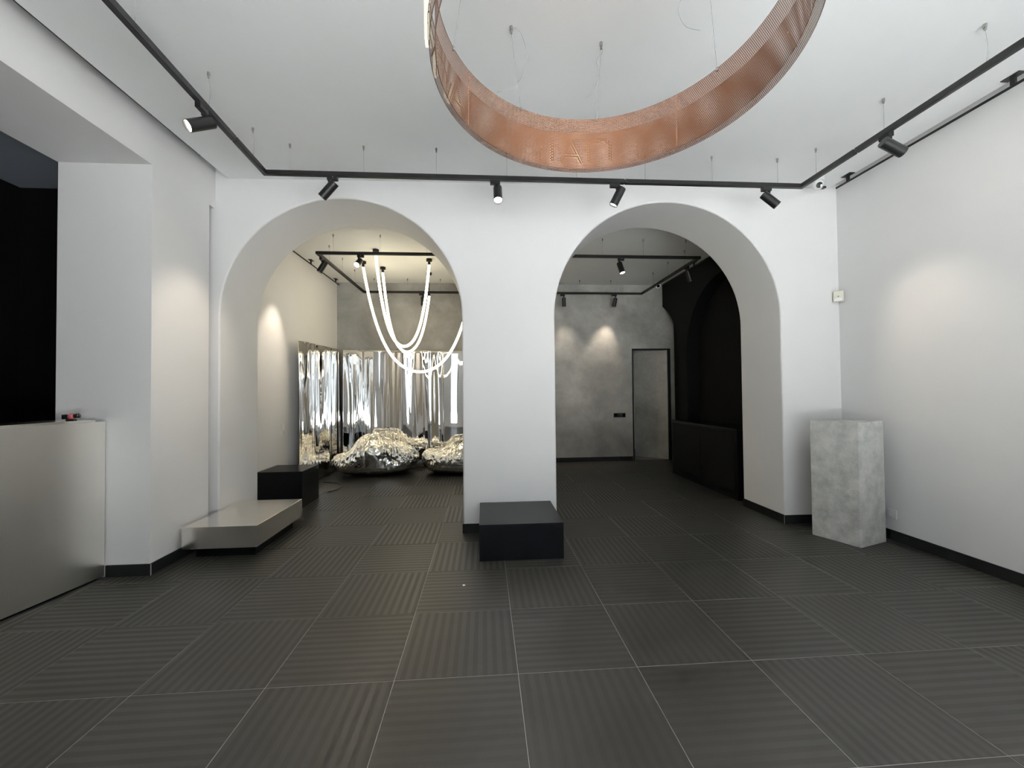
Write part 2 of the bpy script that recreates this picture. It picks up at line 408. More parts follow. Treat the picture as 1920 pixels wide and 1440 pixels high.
# ------------------------------------------------------------------ reception desk
A = Vector((-2.908, JY - 0.006, 0)); B = Vector((-3.215, 1.0, 0)); dd = (B - A).normalized(); dn = Vector((-dd.y, dd.x, 0))
if dn.x > 0: dn = -dn                       # points into the side room
desk = thing('reception_desk', A, 'long brushed steel reception desk in the left wall opening', 'desk')
def strip(a0, a1, d0, d1): return [(p.x, p.y) for p in (A + dd * a0 + dn * d0, A + dd * a1 + dn * d0, A + dd * a1 + dn * d1, A + dd * a0 + dn * d1)]
Ld = (B - A).length
MB().prism(strip(0.0, Ld, 0.0, 0.005), 0.012, 1.19).obj('front_panel', 'steel', desk, bevel=0.0015, seg=1)
MB().prism(strip(0.05, Ld - 0.01, 0.006, 0.30), 0.0, 1.165).obj('carcass', 'blackboard', desk)
MB().prism(strip(0.05, Ld, 0.030, 0.34), 1.186, 1.206).obj('counter_top', 'steel2', desk, bevel=0.001, seg=1)
MB().prism(strip(0.052, Ld, 0.006, 0.20), 1.166, 1.1855).obj('shadow_gap', 'slot', desk)

# small gadget on the desk end
gx, gy = -3.005, 3.215; gz = 1.2065
g = thing('toy_gadget', (gx, gy, gz), 'tiny black and red plastic gadget on the desk top', 'gadget')
MB().box(gx - 0.065, gx - 0.02, gy - 0.012, gy + 0.012, gz + 0.012, gz + 0.047).obj('grip', 'blackplastic', g, bevel=0.004)
MB().lathe((gx - 0.022, gy, gz + 0.03), (1, 0, 0), [(0, 0.0), (0.002, 0.016), (0.012, 0.024), (0.026, 0.024), (0.038, 0.015), (0.042, 0.0)], 16).obj('body', 'red', g, smooth=True)
MB().lathe((gx + 0.018, gy, gz + 0.034), (1, 0, 0.1), [(0, 0.0), (0.0, 0.016), (0.028, 0.017), (0.034, 0.01), (0.034, 0.0)], 14).obj('nozzle', 'blackplastic', g, smooth='auto')
MB().prism([(gx - 0.034, gy - 0.014), (gx + 0.022, gy - 0.014), (gx + 0.022, gy + 0.014), (gx - 0.034, gy + 0.014)], gz, gz + 0.012).obj('foot', 'blackplastic', g, bevel=0.002)

# ------------------------------------------------------------------ plinths and blocks
p = thing('steel_plinth', (-2.22, 4.04, 0), 'low satin steel display plinth on a recessed black base, by the left arch', 'plinth')
MB().box(-2.522, -1.92, 3.615, 4.478, 0.10, 0.281).obj('casing', 'steel2', p, bevel=0.0012, seg=1)
MB().box(-2.47, -1.985, 3.715, 4.42, 0.0, 0.10).obj('base', 'blackboard', p)
b = MB().box(-0.049, 0.65, 3.39, 4.075, 0, 0.297).obj('display_block', 'blackboard', bevel=0.0015, seg=1)
tag(b, 'low square black display block in front of the white pillar', 'block', 'black display blocks')
b = MB().box(-2.748, -2.212, 5.16, 5.665, 0, 0.443).obj('display_block', 'blackboard', bevel=0.0015, seg=1)
tag(b, 'black display block behind the low steel plinth, against the back room wall', 'block', 'black display blocks')
m = MB().prism([(3.106, 3.728), (3.251, 3.367), (3.607, 3.485), (3.462, 3.846)], 0, 1.087)
b = m.obj('concrete_pedestal', 'ped', bevel=0.004, seg=2)
tag(b, 'tall rough grey concrete pedestal standing turned in the right corner', 'pedestal')

# black bar counter in the back room
c = thing('bar_counter', (3.36, 5.8, 0), 'black bar counter along the black arched wall', 'counter')
MB().box(3.145, 3.565, 4.93, 6.70, 0.0, 0.865).obj('body', 'blackboard', c)
MB().box(3.130, 3.570, 4.91, 6.72, 0.866, 0.892).obj('counter_top', 'glassblack', c, bevel=0.002, seg=1)
MB().box(3.141, 3.1449, 4.98, 5.78, 0.10, 0.845).obj('panel', 'black', c); MB().box(3.141, 3.1449, 5.80, 6.66, 0.10, 0.845).obj('panel', 'black', c)

# ------------------------------------------------------------------ lighting tracks
def bar(m, p0, p1, w, z0, z1):
    p0 = Vector((*p0, 0)); p1 = Vector((*p1, 0)); d = (p1 - p0).normalized(); nn = Vector((-d.y, d.x, 0)) * w / 2
    return m.prism([(v.x, v.y) for v in (p0 - nn, p1 - nn, p1 + nn, p0 + nn)], z0, z1)
RZ0, RZ1, RWD = 3.222, 3.258, 0.034
def rail(parent, p0, p1):
    r = bar(MB(), p0, p1, RWD, RZ0, RZ1).obj('rail', 'rail', parent)
    d = (Vector((*p1, 0)) - Vector((*p0, 0))).normalized() * 0.02
    bar(MB(), (p0[0] + d.x, p0[1] + d.y), (p1[0] - d.x, p1[1] - d.y), 0.014, RZ0 - 0.001, RZ0 + 0.004).obj('slot', 'slot', r)
def hanger(parent, x, y, wander=0.0, lean=0.0):
    pts = [(x + wander * math.sin(k / 5 * math.pi), y, CEIL - 0.03 - (CEIL - 0.03 - RZ1) * k / 5) for k in range(6)]
    wo = MB().tube(pts, 0.0011, 5).obj('suspension_wire', 'wire', parent)
    MB().lathe((x, y, CEIL + 0.0005), (0, 0, -1), [(0, 0.0), (0, 0.009), (0.02, 0.009), (0.022, 0.0065), (0.036, 0.0065), (0.036, 0.0)], 10).obj('ceiling_gripper', 'chrome', wo, smooth='auto')
tr = thing('lighting_track', (0.55, 3.53, RZ1), 'black suspended lighting track running round the front room ceiling', 'track')
FL0, FL1 = (-1.812, 3.53), (-1.70, 1.2)
rail(tr, (-1.829, 3.53), (1.255, 3.53)); rail(tr, (1.268, 3.53), (2.932, 3.53))
def lx(y): return FL0[0] + (FL1[0] - FL0[0]) * (3.53 - y) / (3.53 - 1.2)
rail(tr, (lx(3.513), 3.513), (lx(3.075), 3.075)); rail(tr, (lx(3.062), 3.062), FL1)
rail(tr, (2.915, 3.513), (2.915, 2.985)); rail(tr, (2.915, 2.972), (2.915, 1.0))
for x, y, dx, dy in ((1.2615, 3.53, 1, 0), (lx(3.068), 3.068, 0, 1), (2.915, 2.9785, 0, 1)):
    MB().box(x - 0.012 if not dx else x - 0.02, x + 0.012 if not dx else x + 0.02, y - (0.02 if dy else 0.012), y + (0.02 if dy else 0.012), RZ0 + 0.004, RZ1 - 0.005).obj('joiner', 'rail', tr)
for x in (-1.61, -1.004, -0.392, 0.215, 0.83, 1.45, 2.068, 2.69): hanger(tr, x, 3.53)
for y in (3.36, 2.75, 2.144, 1.54): hanger(tr, 2.915, y, 0.012 if abs(y - 2.144) < .01 else 0)
for y in (3.33, 2.766, 2.16, 1.55): hanger(tr, lx(y), y, 0.01)
tb = thing('lighting_track', (0.4, 6.6, RZ1), 'black suspended lighting track loop in the back room beyond the arches', 'track')
BX0, BX1, BY0, BY1 = -2.175, 3.03, 5.53, 7.64
rail(tb, (BX0 - .017, BY0), (BX1 + .017, BY0)); rail(tb, (BX0 - .017, BY1), (BX1 + .017, BY1))
rail(tb, (BX0, BY0 + .017), (BX0, BY1 - .017)); rail(tb, (BX1, BY0 + .017), (BX1, BY1 - .017))
for x in (-1.97, -1.36, -0.75, 1.04, 1.653, 2.228, 2.84): hanger(tb, x, BY0)
for x in (-1.99, -1.39, -0.79, 1.23, 1.83, 2.43): hanger(tb, x, BY1)
for y in (5.95, 6.5, 7.1): hanger(tb, BX0, y); hanger(tb, BX1, y)

# ------------------------------------------------------------------ spotlights
def spot(x, y, along, aim, label, power, on=True, side=1, size=46, blend=0.85, group='black track spotlights', lens=None, rad=0.028):
    """adapter under the rail, knuckle, cylinder head pointing at aim, lens; along: rail direction"""
    t = thing('track_spotlight', (x, y, RZ0), label, 'spotlight', group)
    d = Vector((*along, 0)); w = Vector((-d.y, d.x, 0))
    p = Vector((x, y, 0))
    a = [p - d * 0.02 - w * 0.017, p + d * 0.066 - w * 0.017, p + d * 0.066 + w * 0.017, p - d * 0.02 + w * 0.017]
    ad = MB().prism([(v.x, v.y) for v in a], RZ0 - 0.036, RZ0 - 0.0005).obj('adapter', 'rail', t, bevel=0.002, seg=1)
    MB().lathe((x + d.x * 0.03 - w.x * .0175, y + d.y * 0.03 - w.y * .0175, RZ0 - 0.012), (-w.x, -w.y, 0), [(0, 0.004), (0.002, 0.004), (0.002, 0.0)], 8).obj('contact_screw', 'chrome', ad)
    jt = Vector((x, y, RZ0 - 0.036)); jb = jt - Vector((0, 0, 0.038))
    MB().lathe(jt, (0, 0, -1), [(0, 0.016), (0.012, 0.016), (0.014, 0.012), (0.05, 0.012), (0.05, 0.0)], 14).obj('knuckle', 'rail', t, smooth='auto')
    ax = Vector(aim).normalized(); R = 0.0375; Lh = 0.165
    side_v = ax.cross(Vector((0, 0, 1)));
    up = (side_v.cross(ax)).normalized() if side_v.length > 1e-3 else Vector((0, 1, 0))
    c0 = jb - up * (R * 0.55) - ax * 0.045 if abs(ax.z) < 0.93 else jb - ax * 0.006
    body = MB().lathe(c0, ax, [(0, 0.0), (0, R - 0.002), (0.002, R), (Lh, R), (Lh, R - 0.003), (Lh - 0.012, R - 0.005)], 28).obj('head', 'rail', t, smooth='auto')
    MB().lathe(c0 + ax * (Lh - 0.012), ax, [(0, R - 0.005), (0.0, 0.0)], 28).obj('lens', lens or ('lens_on' if on else 'lens_off'), body)
    if on and power > 0:
        l = bpy.data.lights.new('spot_beam', 'SPOT'); l.energy = power; l.color = (1.0, 0.86, 0.70)
        l.spot_size = math.radians(size); l.spot_blend = blend; l.shadow_soft_size = rad
        o = bpy.data.objects.new('spot_beam', l); COL.objects.link(o)
        o.matrix_world = Matrix.Translation(c0 + ax * (Lh + 0.004)) @ ax.to_track_quat('-Z', 'Y').to_matrix().to_4x4()
        o.parent = body; o.matrix_parent_inverse = body.matrix_world.inverted()
    return t
spot(lx(2.72), 2.72, (0.05, -1), (-0.6, -0.7, -0.65), 'lit spotlight on the left rail, turned sideways with its bright lens showing', SPOT_W * 0.5)
spot(-1.285, 3.53, (1, 0), (-1, 0.2, -1.0), 'spotlight tilted down-left in front of the left arch', SPOT_W * 1.4)
spot(0.135, 3.53, (-1, 0), (0, -0.5, -1), 'glaring spotlight pointing down over the white pillar', SPOT_W * 0.8)
spot(1.195, 3.53, (-1, 0), (-0.5, 0.2, -1), 'spotlight tilted slightly left between pillar and right arch', SPOT_W * 0.35)
spot(2.60, 3.53, (-1, 0), (1, -0.40, -1.15), 'spotlight tilted down-right over the right end of the right arch', SPOT_W * 0.95, size=46, blend=1.0)
spot(2.915, 2.715, (0, 1), (1, -0.05, -0.52), 'spotlight on the right rail beside the picture rail, aimed at the right wall', SPOT_W * 0.02, size=90, blend=1.0)
GB = 'back room track spotlights'
spot(BX0, 5.70, (0, -1), (-0.46, -0.12, -0.86), 'back room spotlight turned to the white left wall', SPOT_W * 1.6, group=GB)
spot(-1.640, BY0, (1, 0), (-0.1, -1.3, -1.0), 'dazzling back room spotlight facing the room, beside the glowing tubes', SPOT_W, group=GB)
spot(-1.11, BY1, (-1, 0), (0, 0.02, -1), 'back room spotlight hanging straight down behind the glowing tubes', 0, on=False, group=GB)
spot(1.885, BY0, (1, 0), (0.17, -0.28, -0.9), 'lit spotlight in the right arch, lens facing down', SPOT_W * 0.6, group=GB)
spot(1.52, BY1, (-1, 0), (0.08, 0.20, -0.9), 'back room spotlight tilted at the plaster wall, nearest the pillar', SPOT_W * 1.2, group=GB, size=60, blend=1)
spot(2.52, BY1, (-1, 0), (-0.16, 0.20, -0.9), 'back room spotlight lighting the plaster wall near the door', SPOT_W * 3.0, group=GB, size=60, blend=1)
spot(BX1, 5.86, (0, 1), (0.3, 0.05, -0.95), 'unlit back room spotlight in front of the black arched wall', 0, on=False, group=GB)

# ------------------------------------------------------------------ picture rails
def picture_rail(x, y0, y1, ys, label, mat='rail', zr=3.425):
    t = thing('picture_rail', (x, (y0 + y1) / 2, CEIL), label, 'rail', 'black picture rails')
    MB().tube([(x, y0, zr), (x, y1, zr)], 0.0095, 10).obj('rod', mat, t, smooth='auto')
    for y in ys:
        br = MB().box(x - 0.008, x + 0.008, y - 0.014, y + 0.014, zr + 0.004, CEIL - 0.006).obj('bracket', mat, t)
        MB().box(x - 0.028, x + 0.028, y - 0.05, y + 0.05, CEIL - 0.006, CEIL - 0.0002).obj('plate', mat, br)
picture_rail(3.595, -1.1, 3.90, (3.765, 2.50, 1.25), 'thin black picture rail rod along the right wall of the front room')
picture_rail(-2.70, 4.8, 7.87, (5.2, 6.62, 7.70), 'thin black picture rail rod along the back room left wall')
picture_rail(3.47, 4.8, 7.70, (5.3, 6.5), 'thin black picture rail rod before the black arched wall')

# ------------------------------------------------------------------ hanging perforated copper ring sign
RC = (0.552, 1.719); RO = 0.763; RI = 0.706; IC = (RC[0] - 0.027, RC[1] - 0.071); ZB, ZT = 2.763, 3.0; ZBI = 2.712; TA, TB = -0.017, -0.026
def zoff(x, y): return TA * (x - RC[0]) + TB * (y - RC[1])
ring = thing('ring_sign', (RC[0], RC[1], ZB), 'large hanging ring of two perforated copper bands with lit letters', 'hanging sign')
def perforated_band(name, c, R, parent, ZB, pitch=0.0082, hole=0.0027):
    nc = int(round(2 * math.pi * R / pitch)); nr = int((ZT - ZB) / pitch); hz = (ZT - ZB) / nr
    pw = 2 * math.pi / nc
    oc = [(-.5, -.5), (0, -.5), (.5, -.5), (.5, 0), (.5, .5), (0, .5), (-.5, .5), (-.5, 0)]
    an = [math.atan2(b, a) for a, b in oc]
    U = []
    for a, b in oc: U.append((a * pw, b * hz))
    for t in an: U.append((hole * math.cos(t) / R, hole * math.sin(t)))
    U = np.array(U)
    cols = np.arange(nc); rows = np.arange(nr)
    cc, rr = np.meshgrid(cols, rows); cc = cc.ravel(); rr = rr.ravel()
    th = (cc + 0.5 * (rr % 2)) * pw; zz = ZB + (rr + 0.5) * hz
    T = th[:, None] + U[None, :, 0]; Z = zz[:, None] + U[None, :, 1]
    X = c[0] + R * np.cos(T); Y = c[1] + R * np.sin(T); Z = Z + TA * (X - RC[0]) + TB * (Y - RC[1])
    V = np.stack([X, Y, Z], -1).reshape(-1, 3).astype(np.float32)
    base = (np.arange(len(cc)) * 16)[:, None, None]
    q = np.array([[i, (i + 1) % 8, 8 + (i + 1) % 8, 8 + i] for i in range(8)])[None]
    F = (base + q).reshape(-1, 4).astype(np.int32)
    me = bpy.data.meshes.new(name); me.vertices.add(len(V)); me.vertices.foreach_set('co', V.ravel())
    me.loops.add(F.size); me.loops.foreach_set('vertex_index', F.ravel())
    me.polygons.add(len(F)); me.polygons.foreach_set('loop_start', np.arange(0, F.size, 4, dtype=np.int32))
    me.update(calc_edges=True); me.validate()
    return finish(name, me, 'copper', parent)
def hoop(name, c, R, z, r, parent):
    pts = []
    for k in range(121):
        a = 2 * math.pi * k / 120; x = c[0] + R * math.cos(a); y = c[1] + R * math.sin(a); pts.append((x, y, z + zoff(x, y)))
    return MB().tube(pts, r, 6, cap=False).obj(name, 'copper', parent, smooth=True)
ob = perforated_band('outer_band', RC, RO, ring, ZB); ib = perforated_band('inner_band', IC, RI, ring, ZBI)
hoop('hem', RC, RO, ZB, 0.0014, ob); hoop('hem', RC, RO, ZT, 0.0014, ob); hoop('hem', IC, RI, ZBI, 0.0014, ib); hoop('hem', IC, RI, ZT, 0.0014, ib)
for adeg in (147, 42, 262, 330):
    a = math.radians(adeg); x = IC[0] + (RI - 0.002) * math.cos(a); y = IC[1] + (RI - 0.002) * math.sin(a); o = zoff(x, y)
    tg = Vector((-math.sin(a), math.cos(a), 0)) * 0.0018; nn = Vector((math.cos(a), math.sin(a), 0)) * 0.0015
    pv = Vector((x, y, 0)); sm = MB().prism([(v.x, v.y) for v in (pv - tg - nn, pv + tg - nn, pv + tg + nn, pv - tg + nn)], ZBI + o + 0.004, ZT + o - 0.004).obj('seam', 'copper_dark', ib)
    for h in (0.25, 0.75):
        MB().lathe((x, y, ZB + o + (ZT - ZB) * h), (-nn.x, -nn.y, 0), [(0, 0.005), (0.004, 0.005), (0.004, 0.0)], 8).obj('rivet', 'copper_dark', sm)
for adeg in (60, 105, 160, 178, 205, 300, 350):            # spacer rods between the bands
    a = math.radians(adeg); u = Vector((math.cos(a), math.sin(a), 0)); x1, y1 = RC[0] + RO * u.x, RC[1] + RO * u.y
    # where the same direction meets the inner band
    x0, y0 = IC[0] + RI * u.x, IC[1] + RI * u.y
    z = (ZB + 0.05)
    MB().tube([(x0, y0, z + zoff(x0, y0)), (x1, y1, z + zoff(x1, y1))], 0.004, 8).obj('spacer_rod', 'brass', ring, smooth='auto')
# raised lit letters on the outer face
STROKES = {'I': [((0.5, 0), (0.5, 1))], 'A': [((0, 0), (0.5, 1)), ((0.5, 1), (1, 0)), ((0.2, 0.35), (0.8, 0.35))],
           'N': [((0, 0), (0, 0.9)), ((0, 0.9), (0.75, 1)), ((0.75, 1), (1, 0.75)), ((1, 0.75), (1, 0))],
           'F': [((0, 0), (0, 1)), ((0, 1), (0.9, 1)), ((0, 0.55), (0.7, 0.55))]}
def letter(ch, a0, wdt=0.13, hgt=0.14):
    zc0 = ZB + 0.06; R1_, R2_ = RO + 0.008, RO + 0.021
    def P(u, v, R):
        a = a0 - (u - 0.5) * wdt / RO; x = RC[0] + R * math.cos(a); y = RC[1] + R * math.sin(a)
        return Vector((x, y, zc0 + v * hgt + zoff(x, y)))
    m_ = MB(); mf = MB(); ms = MB()
    for (u0, v0), (u1, v1) in STROKES[ch]:
        dx, dy = (u1 - u0) * wdt, (v1 - v0) * hgt; Ln = math.hypot(dx, dy); px, py = -dy / Ln * 0.009 / wdt, dx / Ln * 0.009 / hgt
        c = [(u0 - px, v0 - py), (u1 - px, v1 - py), (u1 + px, v1 + py), (u0 + px, v0 + py)]
        m_.add([P(a, b, R1_) for a, b in c] + [P(a, b, R2_) for a, b in c], [(0, 1, 2, 3), (4, 5, 6, 7), (0, 1, 5, 4), (1, 2, 6, 5), (2, 3, 7, 6), (3, 0, 4, 7)])
        ms.add([P(a, b, R1_ - 0.003) for a, b in c] + [P(a, b, R1_ - 0.0006) for a, b in c], [(0, 1, 2, 3), (4, 5, 6, 7), (0, 1, 5, 4), (1, 2, 6, 5), (2, 3, 7, 6), (3, 0, 4, 7)])
        c = [(u0 - px * .2, v0 - py * .2), (u1 - px * .2, v1 - py * .2), (u1 + px * .2, v1 + py * .2), (u0 + px * .2, v0 + py * .2)]
        mf.add([P(a, b, R1_ - 0.005) for a, b in c] + [P(a, b, R1_ - 0.0032) for a, b in c], [(0, 1, 2, 3), (4, 5, 6, 7), (0, 1, 5, 4), (1, 2, 6, 5), (2, 3, 7, 6), (3, 0, 4, 7)])
    lo = m_.obj('sign_letter', 'letter', ring); ms.obj('letter_back', 'rail', lo); mf.obj('led_line', 'letter_line', lo)
for ch, adeg in (('I', 99), ('A', 90), ('N', 77), ('A', 152), ('N', 164), ('F', 176), ('A', 188), ('N', 200), ('I', 212)):
    letter(ch, math.radians(adeg))
def smooth_path(ctrl, n=8):
    ctrl = [Vector(c) for c in ctrl]; pts = []
    for i in range(len(ctrl) - 1):
        c0, c1, c2, c3 = ctrl[max(i - 1, 0)], ctrl[i], ctrl[i + 1], ctrl[min(i + 2, len(ctrl) - 1)]
        for k in range(n):
            t = k / n; pts.append(0.5 * ((2 * c1) + (-c0 + c2) * t + (2 * c0 - 5 * c1 + 4 * c2 - c3) * t * t + (-c0 + 3 * c1 - 3 * c2 + c3) * t ** 3))
    return pts + [ctrl[-1]]
# suspension wires with their loose tails
def ring_wire(top, adeg, tail):
    a = math.radians(adeg); x = IC[0] + RI * math.cos(a); y = IC[1] + RI * math.sin(a); z = ZT + zoff(x, y)
    wo = MB().tube([(top[0], top[1], CEIL - 0.03), (x, y, z)], 0.0011, 5).obj('suspension_wire', 'wire', ring)
    MB().lathe((top[0], top[1], CEIL + 0.0005), (0, 0, -1), [(0, 0.0), (0, 0.010), (0.022, 0.010), (0.024, 0.007), (0.04, 0.007), (0.04, 0.0)], 10).obj('ceiling_gripper', 'chrome', wo, smooth='auto')
    MB().lathe((x, y, z - 0.012), (0, 0, 1), [(0, 0.0), (0, 0.006), (0.018, 0.006), (0.018, 0.0)], 8).obj('clip', 'chrome', wo, smooth='auto')
    if tail:
        t0 = Vector((top[0], top[1], CEIL - 0.012)); pts = smooth_path([t0] + [t0 + Vector(q) for q in tail])
        MB().tube(pts, 0.0009, 5).obj('wire_tail', 'wire', wo)
ring_wire((0.175, 2.318), 115.5, [(0.04, 0, 0.0), (0.08, 0.02, -0.07), (0.09, 0.02, -0.16), (0.06, 0.02, -0.26), (0.0, 0.02, -0.33), (-0.085, 0.02, -0.36)])
ring_wire((0.724, 2.395), 78, [(0.005, 0.0, -0.05), (-0.03, 0.0, -0.10), (-0.02, 0.0, -0.18), (-0.05, 0.0, -0.29), (-0.10, 0.0, -0.33)])
ring_wire((1.11, 1.90), 24, [(-0.05, 0.1, -0.03), (-0.08, 0.14, -0.10), (-0.04, 0.15, -0.18), (0.04, 0.15, -0.20)])
ring_wire((-0.05, 1.85), 158, None)

# ------------------------------------------------------------------ small fixtures
def dome_cam(x, y, aim, label):
    t = thing('cctv_camera', (x, y, CEIL), label, 'camera', 'ceiling cameras')
    MB().lathe((x, y, CEIL - 0.0003), (0, 0, -1), [(0, 0.0), (0, 0.058), (0.02, 0.058), (0.032, 0.050), (0.032, 0.0)], 24).obj('base', 'plastic', t, smooth='auto')
    c = Vector((x, y, CEIL - 0.066)); ax = Vector(aim).normalized()
    MB().lathe(c - ax * 0.04, ax, [(-0.012, 0.0), (-0.006, 0.022), (0.008, 0.042), (0.035, 0.052), (0.06, 0.048), (0.078, 0.038), (0.078, 0.028), (0.070, 0.0)], 24).obj('eyeball', 'plastic', t, smooth=True)
    MB().lathe(c + ax * 0.032, ax, [(0, 0.028), (0.009, 0.028), (0.009, 0.026), (0.004, 0.012), (0.006, 0.0)], 24).obj('lens', 'glassblack', t, smooth=True)
dome_cam(3.345, 3.845, (-0.25, -0.85, -0.45), 'white eyeball security camera on the front room ceiling corner')
dome_cam(3.40, 7.74, (-0.2, -0.85, -0.45), 'white eyeball security camera above the plaster door')
tag(MB().box(3.50, 3.565, 3.985, 4.025, CEIL - 0.018, CEIL - 0.0003).obj('cable_clip', 'blackplastic', bevel=0.003), 'small black cable clip on the ceiling beside the security camera', 'clip')
s = thing('motion_sensor', (3.70, 4.0, 2.34), 'cream motion sensor box in the right wall corner', 'sensor')
def turned(name, mat, parent, w, d, z0, z1, bevel):
    c = Vector((RW - 0.035, arch_y(RW) - 0.035, 0)); a = Vector((1, -1, 0)).normalized() * w / 2; bb = Vector((-1, -1, 0)).normalized()
    q = [c - a, c + a, c + a + bb * d, c - a + bb * d]
    return MB().prism([(v.x, v.y) for v in q], z0, z1).obj(name, mat, parent, bevel=bevel)
turned('case', 'cream', s, 0.085, 0.035, 2.285, 2.395, 0.008); turned('window', 'plastic', s, 0.06, 0.04, 2.292, 2.322, 0.002); turned('indicator', 'glassblack', s, 0.012, 0.0365, 2.335, 2.343, 0.001)
s = thing('wall_socket', (RW, 3.53, 0.235), 'white round-holed wall socket on the right wall beside the pedestal', 'socket')
pl = MB().box(RW - 0.010, RW - 0.0003, 3.487, 3.573, 0.195, 0.278).obj('plate', 'plastic', s, bevel=0.003)
MB().lathe((RW - 0.0095, 3.53, 0.236), (-1, 0, 0), [(0.0, 0.023), (0.003, 0.023), (0.003, 0.019), (-0.006, 0.018), (-0.006, 0.0)], 20).obj('well', 'plastic', s, smooth='auto')
s = thing('light_switch', (BL, 5.85, 0.9), 'white double light switch on the back room left wall', 'switch')
MB().box(BL + 0.0003, BL + 0.010, 5.81, 5.89, 0.815, 0.975).obj('plate', 'plastic', s, bevel=0.002)
MB().box(BL + 0.010, BL + 0.014, 5.825, 5.875, 0.905, 0.965).obj('rocker', 'plastic', s, bevel=0.001); MB().box(BL + 0.010, BL + 0.012, 5.825, 5.875, 0.825, 0.885).obj('rocker', 'cream', s, bevel=0.001)
s = thing('switch_plate', (2.666, BACK, 0.9), 'black three-gang switch plate on the plaster wall left of the door', 'switch')
MB().box(2.545, 2.787, BACK - 0.010, BACK - 0.0003, 0.858, 0.944).obj('plate', 'blackplastic', s, bevel=0.002)
for k in range(3): MB().box(2.556 + k * 0.075, 2.626 + k * 0.075, BACK - 0.013, BACK - 0.0101, 0.866, 0.936).obj('rocker', 'glassblack', s, bevel=0.001)
tag(MB().prism([(0.03, 0), (0.012, 0.012), (-0.01, 0.01), (-0.008, -0.012)], 0.0002, 0.006).obj('paper_crumb', 'paper'), 'tiny white crumb on the floor before the black block', 'crumb')
bpy.data.objects['paper_crumb'].location = (-0.16, 2.985, 0); bpy.data.objects['paper_crumb'].scale = (0.45, 0.45, 1)

# ------------------------------------------------------------------ glowing tube loops
def neon(p0, p1, zb, label, k=2.9, drop=0.06, tail=0.0):
    t = thing('tube_lamp', (p0[0], p0[1], CEIL), label, 'tube lamp', 'glowing hanging tubes')
    z0 = CEIL - 0.09; pts = []
    for i in range(61):
        u = -1 + 2 * i / 60; h = (math.cosh(k * u) - 1) / (math.cosh(k) - 1); f = (u + 1) / 2
        zt = z0 - (tail * f)
        pts.append((p0[0] + (p1[0] - p0[0]) * f, p0[1] + (p1[1] - p0[1]) * f, zb + (zt - zb) * h))
    MB().tube(pts, 0.0195, 12).obj('tube', 'neon', t, smooth='auto')
    for q, zt in ((p0, z0), (p1, z0 - tail)):
        cp = MB().lathe((q[0], q[1], CEIL - 0.0003), (0, 0, -1), [(0, 0.0), (0, 0.045), (0.035, 0.045), (0.035, 0.0)], 20).obj('ceiling_cap', 'rail', t, smooth='auto')
        MB().tube([(q[0], q[1], CEIL - 0.034), (q[0], q[1], zt + 0.035)], 0.006, 8).obj('cord', 'rail', cp)
        MB().lathe((q[0], q[1], zt + 0.04), (0, 0, -1), [(0, 0.0), (0, 0.016), (0.02, 0.021), (0.045, 0.021), (0.045, 0.0)], 14).obj('end_cap', 'rail', cp, smooth='auto')
neon((-1.905, 6.65), (-0.13, 6.65), 1.72, 'widest glowing tube loop, hanging lowest before the mirror foil')
neon((-1.565, 6.10), (-0.845, 6.50), 2.09, 'narrow glowing tube loop hanging nearest the arch')
neon((-1.67, 6.95), (-0.945, 7.25), 2.085, 'narrow glowing tube loop hanging nearest the plaster wall', tail=0.32)

# ------------------------------------------------------------------ mirror foil screen
random.seed(11)
def fold_fn(seed, amp):
    rnd = random.Random(seed); ws = [(rnd.uniform(7, 23), rnd.uniform(0, 6.28), rnd.uniform(.3, 1)) for _ in range(6)]
    def f(s, z):
        v = 0
        for fr, ph, w_ in ws: v += w_ * math.sin(fr * s + ph + 0.25 * math.sin(1.7 * z + ph)) / (1 + fr / 12)
        e = noise.noise(Vector((s * 5, z * 0.5, seed))) * 0.6 + noise.noise(Vector((s * 24, z * 0.6, seed + 9))) * 0.035
        return amp * (v * 0.42 + e)
    return f
def foil_panel(parent, o, d, nrm, L, ztop, fold, nu=220, nv=40, z0=0.006, topwave=0.0, taper=None):
    vs = []; fs = []
    for j in range(nv + 1):
        for i in range(nu + 1):
            s = L * i / nu; t = j / nv
            zt = ztop + topwave * (s / L)
            z = z0 + (zt - z0) * t
            off = fold(s, z) * (taper(s / L) if taper else 1)
            p = Vector(o) + Vector(d) * s + Vector(nrm) * off; vs.append((p.x, p.y, z))
    W = nu + 1
    for j in range(nv):
        for i in range(nu): fs.append((j * W + i, j * W + i + 1, (j + 1) * W + i + 1, (j + 1) * W + i))
    ob_ = MB().add(vs, fs).obj('panel', 'foil', parent, smooth=True)
    sd = ob_.modifiers.new('thick', 'SOLIDIFY'); sd.thickness = 0.0025; sd.offset = 0
    return ob_
scn = thing('foil_screen', (-1.5, 7.74, 0), 'tall rippled mirror foil screen along the back room corner walls', 'screen')
foil_panel(scn, (-2.635, 6.06, 0), (0, 1, 0), (1, 0, 0), 1.70, 2.15, fold_fn(3, 0.034), topwave=0.04)
foil_panel(scn, (-2.60, 7.77, 0), (1, 0, 0), (0, -1, 0), 1.84, 2.195, fold_fn(7, 0.034), topwave=-0.02)
foil_panel(scn, (-0.755, 7.765, 0), (1, 0, 0), (0, -1, 0), 1.2, 2.168, fold_fn(5, 0.006), nu=120)
tag(MB().tube(smooth_path([(-2.20, 5.95, 0.006), (-2.14, 6.05, 0.006), (-2.12, 6.22, 0.006), (-2.20, 6.42, 0.006), (-2.34, 6.55, 0.006), (-2.50, 6.60, 0.006)]), 0.005, 6).obj('power_cable', 'blackplastic'), 'thin black cable lying on the floor by the foil screen', 'cable')

